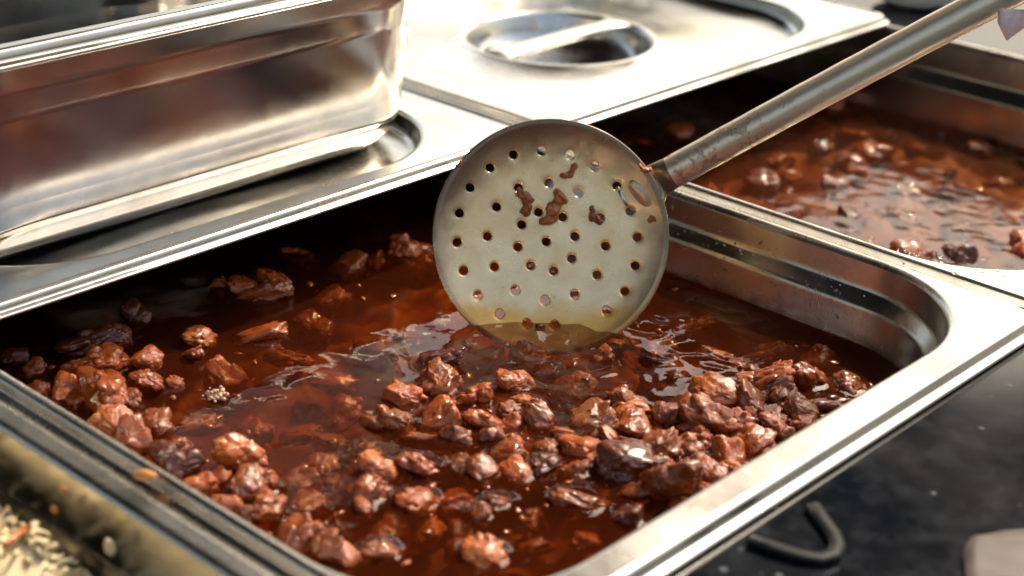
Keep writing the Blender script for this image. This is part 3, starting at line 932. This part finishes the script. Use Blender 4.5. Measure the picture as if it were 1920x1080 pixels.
blobs('water_drops', pts, M['drop'], 'scattered clear water drops on the corner rim of the right pan', 'drops', 'stuff')
pts = []
for _ in range(230):   # grease drops on the right inner wall of the main pan
    y = rr.uniform(0.075, 0.20)
    z = rr.uniform(-0.031, -0.006)
    d = 0.0003 + 0.0016 * min(1, z / -0.013) if z > -0.013 else (0.0019 + (z + 0.013) / -0.0055 * 0.0049 if z > -0.0185 else 0.0070 + (-z - 0.0185) * 0.09)
    pts.append((0.3244 - 0.008 - d, y, z, rr.uniform(0.0002, 0.00062), 0.6, (-1, 0, 0.1)))
blobs('grease_drops', pts, M['drop'], 'tiny grease drops clinging to the right inner wall of the main pan', 'drops', 'stuff', sub=1)

def crumbs():
    r = random.Random(41)
    bm = bmesh.new()
    src = [c for c in CHUNKS if c[0] in 'hl']
    for _ in range(300):
        if r.random() < 0.8:
            c = r.choice(src); x = c[1] + r.gauss(0, 9); y = c[2] + r.gauss(0, 9)
        else:
            x, y = r.uniform(30, 298), r.uniform(40, 260)
        if not (24 < x < 301 and 33 < y < 300):
            continue
        res = bmesh.ops.create_icosphere(bm, subdivisions=2, radius=1.0)
        q = Matrix.Rotation(r.uniform(0, 6.28), 3, 'Z') @ Matrix.Rotation(r.uniform(-0.5, 0.5), 3, 'X')
        sz = r.uniform(0.0005, 0.0015); el = r.uniform(0.9, 2.0)
        off = Vector((r.uniform(-30, 30), r.uniform(-30, 30), 0))
        z = BZ + r.uniform(-0.0012, 0.0002)
        for v in res['verts']:
            cc = v.co * (1 + 0.9 * noise.noise(v.co * 1.9 + off))
            v.co = q @ Vector((cc.x * sz * el, cc.y * sz, cc.z * sz * 0.7)) + Vector((x / 1000, y / 1000, z))
    me = bpy.data.meshes.new('meat_crumbs'); bm.to_mesh(me); bm.free()
    me.polygons.foreach_set('use_smooth', [True] * len(me.polygons))
    o = obj('meat_crumbs', me, M['meat_crumb'])
    tag(o, 'fine shreds and crumbs of meat floating on the red broth', 'meat', kind='stuff')
crumbs()
# ------------------------------------------------------------------ skimmer
DC = Vector((0.24053, 0.18675, -0.00252))
DN = Vector((-0.69976, -0.6013, 0.3857)); DX = Vector((0.65173, -0.75845, 0.0)); DY = Vector((0.29253, 0.25137, 0.92263))
DM = Matrix((DX, DY, DN)).transposed().to_4x4()
DM.translation = DC
HOLES = [(-26.8, 28.1), (-17.2, 34.0), (-5.5, 36.1), (6.5, 35.0), (17.1, 30.5), (26.9, 22.9), (-34.8, 19.4), (-14.5, 20.3), (-1.8, 22.9), (10.8, 19.5), (-23.4, 11.8), (-38.8, 8.4), (-5.5, 10.4), (4.8, 8.8), (20.5, 9.5), (-12.4, 4.8), (33.0, 12.6), (-26.6, -0.8), (-1.7, -1.9), (10.3, 0.9), (36.5, 1.7), (-39.2, -3.9), (-13.6, -4.7), (23.4, -2.5), (-35.9, -15.7), (-23.1, -13.5), (-7.8, -12.3), (9.4, -8.6), (2.0, -14.1), (20.4, -14.9), (36.2, -10.3), (-29.4, -25.8), (-13.8, -23.0), (-1.0, -26.7), (11.3, -23.7), (32.4, -21.3), (-19.9, -33.3), (25.1, -29.8), (-8.2, -36.8), (3.5, -36.9)]
RD, RH = 49.2, 1.85

def dish(x, y):   # height of the plate towards the viewer, mm
    d = math.hypot(x, y)
    h = 3.0 * (d / 49.0) ** 2 + 4.6 * (d / 49.0) ** 4.5
    for hx, hy in HOLES:     # punched dimples
        q = math.hypot(x - hx, y - hy)
        if q < 4.6:
            h -= 0.35 * max(0.0, 1 - (q - RH) / 2.4) ** 2
    # tab rising into the socket
    a = math.atan2(y, x)
    k = max(0.0, 1 - abs(a - math.radians(25)) / math.radians(26))
    h += 1.2 * k * k * (3 - 2 * k) * max(0.0, (d - 36) / 13)
    return h

def skimmer():
    root = empty('skimmer', DC)
    root.rotation_euler = DM.to_euler()
    pts, edges = [], []
    def loop(ps):
        s = len(pts)
        pts.extend(Vector(p) for p in ps)
        edges.extend((s + i, s + (i + 1) % len(ps)) for i in range(len(ps)))
    NO = 160
    loop([(RD * math.cos(2 * math.pi * i / NO), RD * math.sin(2 * math.pi * i / NO)) for i in range(NO)])
    for hx, hy in HOLES:
        loop([(hx + RH * math.cos(2 * math.pi * i / 20), hy + RH * math.sin(2 * math.pi * i / 20)) for i in range(20)])
        for rr_ in (2.7, 3.5, 4.5):
            for i in range(16):
                p = (hx + rr_ * math.cos(2 * math.pi * (i + 0.5) / 16), hy + rr_ * math.sin(2 * math.pi * (i + 0.5) / 16))
                if math.hypot(*p) < RD - 1.5 and all(math.hypot(p[0] - a, p[1] - b) > RH + 0.4 for a, b in HOLES):
                    pts.append(Vector(p))
    for d in np.arange(2, RD - 0.8, 1.5):
        n = max(8, int(2 * math.pi * d / 1.7))
        for i in range(n):
            p = (d * math.cos(2 * math.pi * (i + (d % 3) / 3) / n), d * math.sin(2 * math.pi * (i + (d % 3) / 3) / n))
            if all(math.hypot(p[0] - a, p[1] - b) > 4.7 for a, b in HOLES):
                pts.append(Vector(p))
    vs, es, fs, *_ = delaunay_2d_cdt(pts, edges, [], 0, 1e-4)
    faces = []
    for f in fs:
        c = sum((vs[i] for i in f), Vector((0, 0))) / len(f)
        if all(math.hypot(c.x - a, c.y - b) > RH * 0.985 for a, b in HOLES):
            faces.append(tuple(f))
    me = mesh_from('bowl', [(v.x / 1000, v.y / 1000, dish(v.x, v.y) / 1000) for v in vs], faces)
    bowl = obj('bowl', me, M['skimmer'], root)
    so_ = bowl.modifiers.new('thickness', 'SOLIDIFY'); so_.thickness = 0.0011; so_.offset = -1
    # wire pin stuck through two holes
    inv = DM.inverted()
    def tube(path, radii, n=20, squash=None, up=Vector((0, 0, 1))):
        V, F = [], []
        for i, p in enumerate(path):
            a = path[max(0, i - 1)]; b = path[min(len(path) - 1, i + 1)]
            t = (b - a).normalized()
            s = t.cross(up).normalized(); u = s.cross(t)
            rx, ry = radii[i] if isinstance(radii[i], tuple) else (radii[i], radii[i])
            for k in range(n):
                q = 2 * math.pi * k / n
                V.append(p + s * (rx * math.cos(q)) + u * (ry * math.sin(q)))
        for i in range(len(path) - 1):
            for k in range(n):
                j = (k + 1) % n
                F.append((i * n + k, i * n + j, (i + 1) * n + j, (i + 1) * n + k))
        F.append(tuple(range(n - 1, -1, -1))); F.append(tuple(range((len(path) - 1) * n, len(path) * n)))
        return V, F
    w0 = Vector((0.0272, 0.0222, dish(27, 22) / 1000 - 0.001)); w1 = Vector((0.0327, 0.0134, dish(33, 13) / 1000 - 0.001))
    mid = (w0 + w1) / 2 + Vector((0, 0, 0.0022))
    V, F = tube([w0, w0 * 0.7 + w1 * 0.3 + Vector((0, 0, 0.0017)), mid, w0 * 0.3 + w1 * 0.7 + Vector((0, 0, 0.0017)), w1], [0.0009] * 5, 10)
    obj('wire_pin', mesh_from('wire_pin', V, F), M['pan'], root)
    # socket: flattened neck growing into the tube
    h0 = inv @ Vector((0.27884, 0.16055, 0.02141)); h1 = inv @ Vector((0.40113, 0.01100, 0.14829))
    h1 = inv @ (Vector((0.27884, 0.16055, 0.02141)) + (Vector((0.36513, 0.05306, 0.11261)) - Vector((0.27884, 0.16055, 0.02141))) * 1.45)
    ax = (h1 - h0).normalized()
    side = ax.cross(Vector((0, 0, 1))).normalized()
    path = [Vector((0.0345, 0.0155, dish(34.5, 15.5) / 1000 - 0.0022)), Vector((0.0365, 0.0171, dish(36.5, 17.1) / 1000 - 0.0006)), Vector((0.0392, 0.0192, dish(39.2, 19.2) / 1000 + 0.0012)),
            h0 - ax * 0.004, h0 + ax * 0.003, h0 + ax * 0.010]
    rad = [(0.0040, 0.0003), (0.0080, 0.0010), (0.0092, 0.0018), (0.0084, 0.0038), (0.0071, 0.0066), (0.0070, 0.0070)]
    V, F = tube(path, rad, 28)
    sk = obj('socket', mesh_from('socket', V, F), M['skimmer'], root)
    sub = sk.modifiers.new('smooth', 'SUBSURF'); sub.levels = 2; sub.render_levels = 2
    # handle tube, its own frame so the stain sits at its lower end
    V, F = [], []
    L = (h1 - h0).length
    n = 32
    rs = random.Random(4)
    for i in range(61):
        t = i / 60
        bend = 0.0004 * math.sin(t * 5)
        r = 0.00695 + 0.00005 * math.sin(i * 1.3)
        for k in range(n):
            q = 2 * math.pi * k / n
            V.append((r * math.cos(q) + bend, r * math.sin(q), t * L))
    for i in range(60):
        for k in range(n):
            j = (k + 1) % n
            F.append((i * n + k, i * n + j, (i + 1) * n + j, (i + 1) * n + k))
    F.append(tuple(range(60 * n, 61 * n)))
    hd = obj('handle', mesh_from('handle', V, F), M['handle'], root)
    hd.location = h0 + ax * 0.006
    hd.rotation_mode = 'QUATERNION'
    hd.rotation_quaternion = ax.to_track_quat('Z', 'Y')
    tag(root, 'round perforated steel skimmer with long tubular handle dipped in the broth', 'skimmer')
    return root
skimmer()

# scraps of meat sticking to the skimmer
def scrap_mesh(seed, bend):
    r = random.Random(seed)
    off = Vector((r.uniform(-40, 40), r.uniform(-40, 40), 3))
    V, F = [], []
    n, k = 34, 26
    for i in range(n + 1):
        t = -1 + 2 * i / n
        c = Vector((t, bend * (t * t - 0.4) + 0.10 * math.sin(t * 5 + seed), 0.0))
        rad = 0.36 * max(0.0, 1 - abs(t) ** 3.5) ** 0.5 * (1 + 0.5 * noise.noise(Vector((t * 2.2, 0, 0)) + off)) + 0.004
        for q in range(k):
            a = 2 * math.pi * q / k
            d = Vector((0.0, math.cos(a), math.sin(a) * 0.85))
            p = c + d * rad
            p = p + d * (0.14 * noise.noise(p * 3.2 + off) + 0.07 * noise.noise(p * 8 - off)) * min(1, rad * 4)
            V.append(tuple(p))
    for i in range(n):
        for q in range(k):
            z = (q + 1) % k
            F.append((i * k + q, i * k + z, (i + 1) * k + z, (i + 1) * k + q))
    F.append(tuple(range(k - 1, -1, -1))); F.append(tuple(range(n * k, (n + 1) * k)))
    return mesh_from('meat_scrap', V, F)
def scrap(x, y, rx, kind, rz, label, mat='scrap', lift=0.24, zs=1.0):
    o = obj('meat_scrap', scrap_mesh(int(abs(x) * 7 + abs(y) * 3), 0.30 if kind else 0.0), M[mat])
    w = 1.0 if kind else 1.8
    m = DM @ Matrix.Translation((x / 1000, y / 1000, dish(x, y) / 1000 + rx * lift / 1000)) @ Matrix.Rotation(rz, 4, 'Z') @ Matrix.Diagonal((rx / 1000, rx * w / 1000, rx * zs / 1000, 1))
    o.matrix_world = m
    tag(o, label, 'meat', 'meat scraps stuck to the skimmer')
scrap(0.4, 12.2, 8.6, 'long', math.radians(66), 'largest curled meat scrap stuck to the middle of the skimmer', 'scrap', 0.24, 1.0)
scrap(-11.5, 14.6, 6.6, 'long', math.radians(108), 'thin ragged meat scrap left of the largest one on the skimmer')
scrap(6.8, 28.0, 4.6, 'long', math.radians(45), 'small meat scrap nearest the top of the skimmer plate')
scrap(18.2, 9.8, 4.6, 'long', math.radians(-55), 'small curled scrap right of the largest one on the skimmer', 'meat')
scrap(38.0, 30.4, 3.4, 'long', math.radians(-20), 'reddish crumb of meat where the skimmer plate meets its handle')
scrap(42.0, 9.5, 1.9, '', 0.4, 'tiny brown crumb low on the skimmer neck')
scrap(-39.5, 29.0, 2.0, 'long', 0.9, 'tiny orange crumb on the upper left edge of the skimmer')

# ------------------------------------------------------------------ gloved hand on the handle, only the loose glove tip reaches into view
def skin(name, verts, edges, radii, mat, parent):
    me = bpy.data.meshes.new(name)
    me.from_pydata(verts, edges, []); me.update()
    o = obj(name, me, mat, parent)
    o.modifiers.new('skin', 'SKIN')
    for sv, r in zip(me.skin_vertices[0].data, radii):
        sv.radius = (r, r)
    me.skin_vertices[0].data[0].use_root = True
    s = o.modifiers.new('sub', 'SUBSURF'); s.levels = 2; s.render_levels = 2
    for p in me.polygons: p.use_smooth = True
    return o
def hand():
    A = Vector((0.27884, 0.16055, 0.02141)); B = Vector((0.36513, 0.05306, 0.11261))
    ax = (B - A).normalized()
    g0 = A + (B - A) * 1.34            # middle of the grip, beyond the frame
    view = (g0 - CAM).normalized()
    s = ax.cross(view).normalized()    # across the handle, roughly up in the picture
    if s.z < 0: s = -s
    f = s.cross(ax).normalized()
    if f.dot(view) > 0: f = -f         # towards the viewer
    root = empty('gloved_hand', g0)
    verts, edges, radii = [], [], []
    def add(p, r, prev=None):
        verts.append(tuple(p - g0)); radii.append(r)
        if prev is not None: edges.append((prev, len(verts) - 1))
        return len(verts) - 1
    palm = add(g0 - f * 0.020 + s * 0.004 + ax * 0.01, 0.017)
    wrist = add(g0 - f * 0.034 + s * 0.030 + ax * 0.045, 0.021, palm)
    fore = add(g0 - f * 0.05 + s * 0.09 + ax * 0.15, 0.029, wrist)
    for i, k in enumerate((-0.026, -0.006, 0.014, 0.033)):
        kn = add(g0 + ax * k - f * 0.018 + s * 0.006, 0.0095, palm)
        a = add(g0 + ax * k + f * 0.003 + s * 0.0175, 0.0088, kn)
        b = add(g0 + ax * (k + 0.001) + f * 0.0175 + s * 0.003, 0.0082, a)
        c = add(g0 + ax * (k + 0.002) + f * 0.012 - s * 0.0135, 0.0076, b)
    th = add(g0 - ax * 0.022 - f * 0.014 - s * 0.012, 0.0105, palm)
    th2 = add(g0 - ax * 0.036 + f * 0.004 - s * 0.0165, 0.0090, th)
    skin('glove', verts, edges, radii, M['glove'], root)
    # loose pointed film of the glove hanging below the handle
    tip = Vector((0.3542, 0.05118, 0.09202)); l = Vector((0.35350, 0.05800, 0.1012)); r = Vector((0.36350, 0.0445, 0.1010))
    up = (l + r) / 2 + Vector((0.004, -0.006, 0.014))
    V, F = [], []
    N = 10
    for i in range(N + 1):
        for j in range(N + 1):
            t, u = i / N, j / N
            p = (l * (1 - u) + r * u) * (1 - t) + tip * t
            p = p + f * (0.0022 * math.sin(u * 9) * (1 - t) + 0.0015 * math.sin(t * 5)) + (up - (l + r) / 2) * 0.6 * max(0, 0.3 - t)
            V.append(tuple(p - g0))
    for i in range(N):
        for j in range(N):
            a = i * (N + 1) + j
            F.append((a, a + 1, a + N + 2, a + N + 1))
    o = obj('glove_flap', mesh_from('glove_flap', V, F), M['glove'], root)
    m = o.modifiers.new('thickness', 'SOLIDIFY'); m.thickness = 0.0004
    tag(root, 'hand in a loose pale plastic glove gripping the skimmer handle', 'hand')
hand()

# ------------------------------------------------------------------ pale shredded food in the left pan
rr = random.Random(77)
def shred_mesh(pts_list, w, t):
    V, F = [], []
    for (p0, d, bend, L, ww, up) in pts_list:
        n = 6
        s = len(V)
        sd = d.cross(up).normalized()
        for i in range(n + 1):
            q = i / n - 0.5
            c = p0 + d * (L * q) + up * (bend * (0.25 - q * q) * 4) + sd * (bend * 0.6 * math.sin(q * 5))
            for a, b in ((-1, 0), (0, 1), (1, 0), (0, -1)):
                V.append(tuple(c + sd * (a * ww) + up * (b * t)))
        for i in range(n):
            for k in range(4):
                j = (k + 1) % 4
                F.append((s + i * 4 + k, s + i * 4 + j, s + (i + 1) * 4 + j, s + (i + 1) * 4 + k))
        F.append((s, s + 1, s + 2, s + 3)); F.append((s + n * 4 + 3, s + n * 4 + 2, s + n * 4 + 1, s + n * 4))
    return V, F
def heap_z(x, y):
    return -0.013 - max(0.0, (x + 0.031)) * 1.3 - 0.75 * max(0.0, 0.150 - y) - 0.25 * max(0, -x - 0.2) + 0.004 * math.sin(x * 90) * math.cos(y * 70)
def shreds(n, seed, lo, hi):
    r = random.Random(seed); out = []
    for _ in range(n):
        x, y = r.uniform(-0.16, -0.022), r.uniform(0.03, 0.26)
        a = r.uniform(0, 6.28)
        d = Vector((math.cos(a), math.sin(a), r.uniform(-0.5, 0.5))).normalized()
        out.append((Vector((x, y, heap_z(x, y) + r.uniform(-0.004, 0.003))), d, r.uniform(-0.0010, 0.0018), r.uniform(lo, hi), r.uniform(0.0011, 0.0026), Vector((0, 0, 1))))
    return out
V, F = shred_mesh(shreds(3200, 3, 0.0035, 0.0070), 0.002, 0.0011)
o = obj('cabbage_shreds', mesh_from('cabbage_shreds', V, F), M['cabbage'])
tag(o, 'pale yellow cooked cabbage shreds heaped in the near left pan', 'cabbage', kind='stuff')
m = o.modifiers.new('sub', 'SUBSURF'); m.levels = 1; m.render_levels = 1
# solid bed under the loose shreds
bv = [(x, y, heap_z(x, y) - 0.0015) for x in np.linspace(-0.295, -0.026, 40) for y in np.linspace(0.03, 0.5, 40)]
bf = [(i * 40 + j, i * 40 + j + 1, (i + 1) * 40 + j + 1, (i + 1) * 40 + j) for i in range(39) for j in range(39)]
o = obj('cabbage_bed', mesh_from('cabbage_bed', bv, bf), M['cabbage'])
tag(o, 'packed pale cabbage filling the near left pan under the loose shreds', 'cabbage', kind='stuff')
V, F = shred_mesh(shreds(22, 9, 0.008, 0.016), 0.002, 0.0011)
o = obj('carrot_shreds', mesh_from('carrot_shreds', V, F), M['carrot'])
tag(o, 'orange carrot shreds mixed into the pale cabbage', 'carrot', kind='stuff')

def grain(loc, r, rot, mat, label, cat, name, sx=1.0):
    bm = bmesh.new(); bmesh.ops.create_icosphere(bm, subdivisions=3, radius=1.0)
    off = Vector(loc) * 900
    for v in bm.verts:
        v.co = Vector((v.co.x * sx, v.co.y * 0.6, v.co.z * 0.5)) * (1 + 0.22 * noise.noise(v.co * 1.4 + off))
    me = bpy.data.meshes.new(name); bm.to_mesh(me); bm.free()
    me.polygons.foreach_set('use_smooth', [True] * len(me.polygons))
    o = obj(name, me, mat); o.location = loc; o.scale = (r, r, r); o.rotation_euler = rot
    tag(o, label, cat)
grain((0.0006, 0.1400, 0.0010), 0.0032, (0.1, 0.0, -0.9), M['crumb'], 'orange crumb lodged on the seam between the left and main pan rims', 'crumb', 'food_crumb', 1.25)
grain((-0.0195, 0.1310, -0.0117), 0.0030, (0, 1.4, 0.3), M['cabbage'], 'pale upright grain stuck to the wall of the near left pan', 'grain', 'food_grain', 1.2)
grain((-0.0175, 0.1576, -0.0040), 0.0016, (0, 1.2, 0.3), M['crumb'], 'tiny tan speck high on the wall of the near left pan', 'crumb', 'food_crumb')
grain((-0.0195, 0.1602, -0.0118), 0.0020, (0, 1.3, 0.3), M['crumb'], 'small dull yellow speck on the near left pan wall above the cabbage', 'crumb', 'food_crumb')

# ------------------------------------------------------------------ on the counter
def bent_bar(path, w, h, mat, name, label, cat):
    V, F = [], []
    n = len(path)
    for i, p in enumerate(path):
        a = Vector(path[max(0, i - 1)]); b = Vector(path[min(n - 1, i + 1)])
        t = (b - a).normalized(); sd = t.cross(Vector((0, 0, 1))).normalized()
        p = Vector(p)
        for (u, v) in ((-1, 0), (-0.8, 0.8), (0, 1), (0.8, 0.8), (1, 0), (0.8, -0.8), (0, -1), (-0.8, -0.8)):
            V.append(tuple(p + sd * (u * w) + Vector((0, 0, v * h))))
    for i in range(n - 1):
        for k in range(8):
            j = (k + 1) % 8
            F.append((i * 8 + k, i * 8 + j, (i + 1) * 8 + j, (i + 1) * 8 + k))
    F.append(tuple(range(7, -1, -1))); F.append(tuple(range((n - 1) * 8, n * 8)))
    o = obj(name, mesh_from(name, V, F), mat)
    tag(o, label, cat)
zc = CZ + 0.0015
bent_bar([(0.1450, -0.0085, zc), (0.1415, -0.0135, zc), (0.1385, -0.0180, zc), (0.1355, -0.0225, zc), (0.1315, -0.0265, zc), (0.1265, -0.0285, zc), (0.1215, -0.0270, zc), (0.1185, -0.0215, zc),
          (0.1165, -0.0140, zc), (0.1145, -0.0060, zc)], 0.0026, 0.0014, M['black'], 'metal_hook', 'black bent metal hook lying on the dark counter below the front rim', 'hook')
def reflection_patch():  # added sheet whose tan colour stands in for a pale counter reflection
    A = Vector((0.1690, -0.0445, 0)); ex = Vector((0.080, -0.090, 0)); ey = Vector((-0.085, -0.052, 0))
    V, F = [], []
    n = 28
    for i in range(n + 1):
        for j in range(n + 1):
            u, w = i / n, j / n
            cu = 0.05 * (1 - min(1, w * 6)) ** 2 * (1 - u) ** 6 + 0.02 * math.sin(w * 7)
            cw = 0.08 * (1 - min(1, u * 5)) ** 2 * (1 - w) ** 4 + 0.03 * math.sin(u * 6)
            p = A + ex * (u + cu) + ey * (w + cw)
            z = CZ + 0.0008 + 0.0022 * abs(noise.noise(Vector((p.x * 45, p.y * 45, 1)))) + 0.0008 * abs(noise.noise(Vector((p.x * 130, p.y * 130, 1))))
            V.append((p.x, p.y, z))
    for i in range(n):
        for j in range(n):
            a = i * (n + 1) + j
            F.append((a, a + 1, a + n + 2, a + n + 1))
    o = obj('reflection_sheet', mesh_from('reflection_sheet', V, F), M['reflection_patch'])
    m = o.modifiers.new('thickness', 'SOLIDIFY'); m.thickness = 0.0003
    tag(o, 'dull tan sheet for the pale reflection in the dark counter, lower right', 'reflection_patch')
reflection_patch()
def dish_thing():
    prof = [(0.0, 0.003), (0.018, 0.003), (0.026, 0.008), (0.030, 0.016), (0.0315, 0.0165), (0.031, 0.013), (0.027, 0.005), (0.017, 0.0), (0.0, 0.0)]
    V, F = [], []
    n = 48
    for (r, z) in prof:
        for k in range(n):
            V.append((max(r, 1e-5) * math.cos(2 * math.pi * k / n), max(r, 1e-5) * math.sin(2 * math.pi * k / n), z))
    for i in range(len(prof) - 1):
        for k in range(n):
            j = (k + 1) % n
            F.append((i * n + k, i * n + j, (i + 1) * n + j, (i + 1) * n + k))
    o = obj('small_dish', mesh_from('small_dish', V, F), M['white'])
    o.location = (0.7300, 0.2980, CZ + 0.0002)
    tag(o, 'small white dish standing on the counter beyond the right pan', 'dish')
dish_thing()
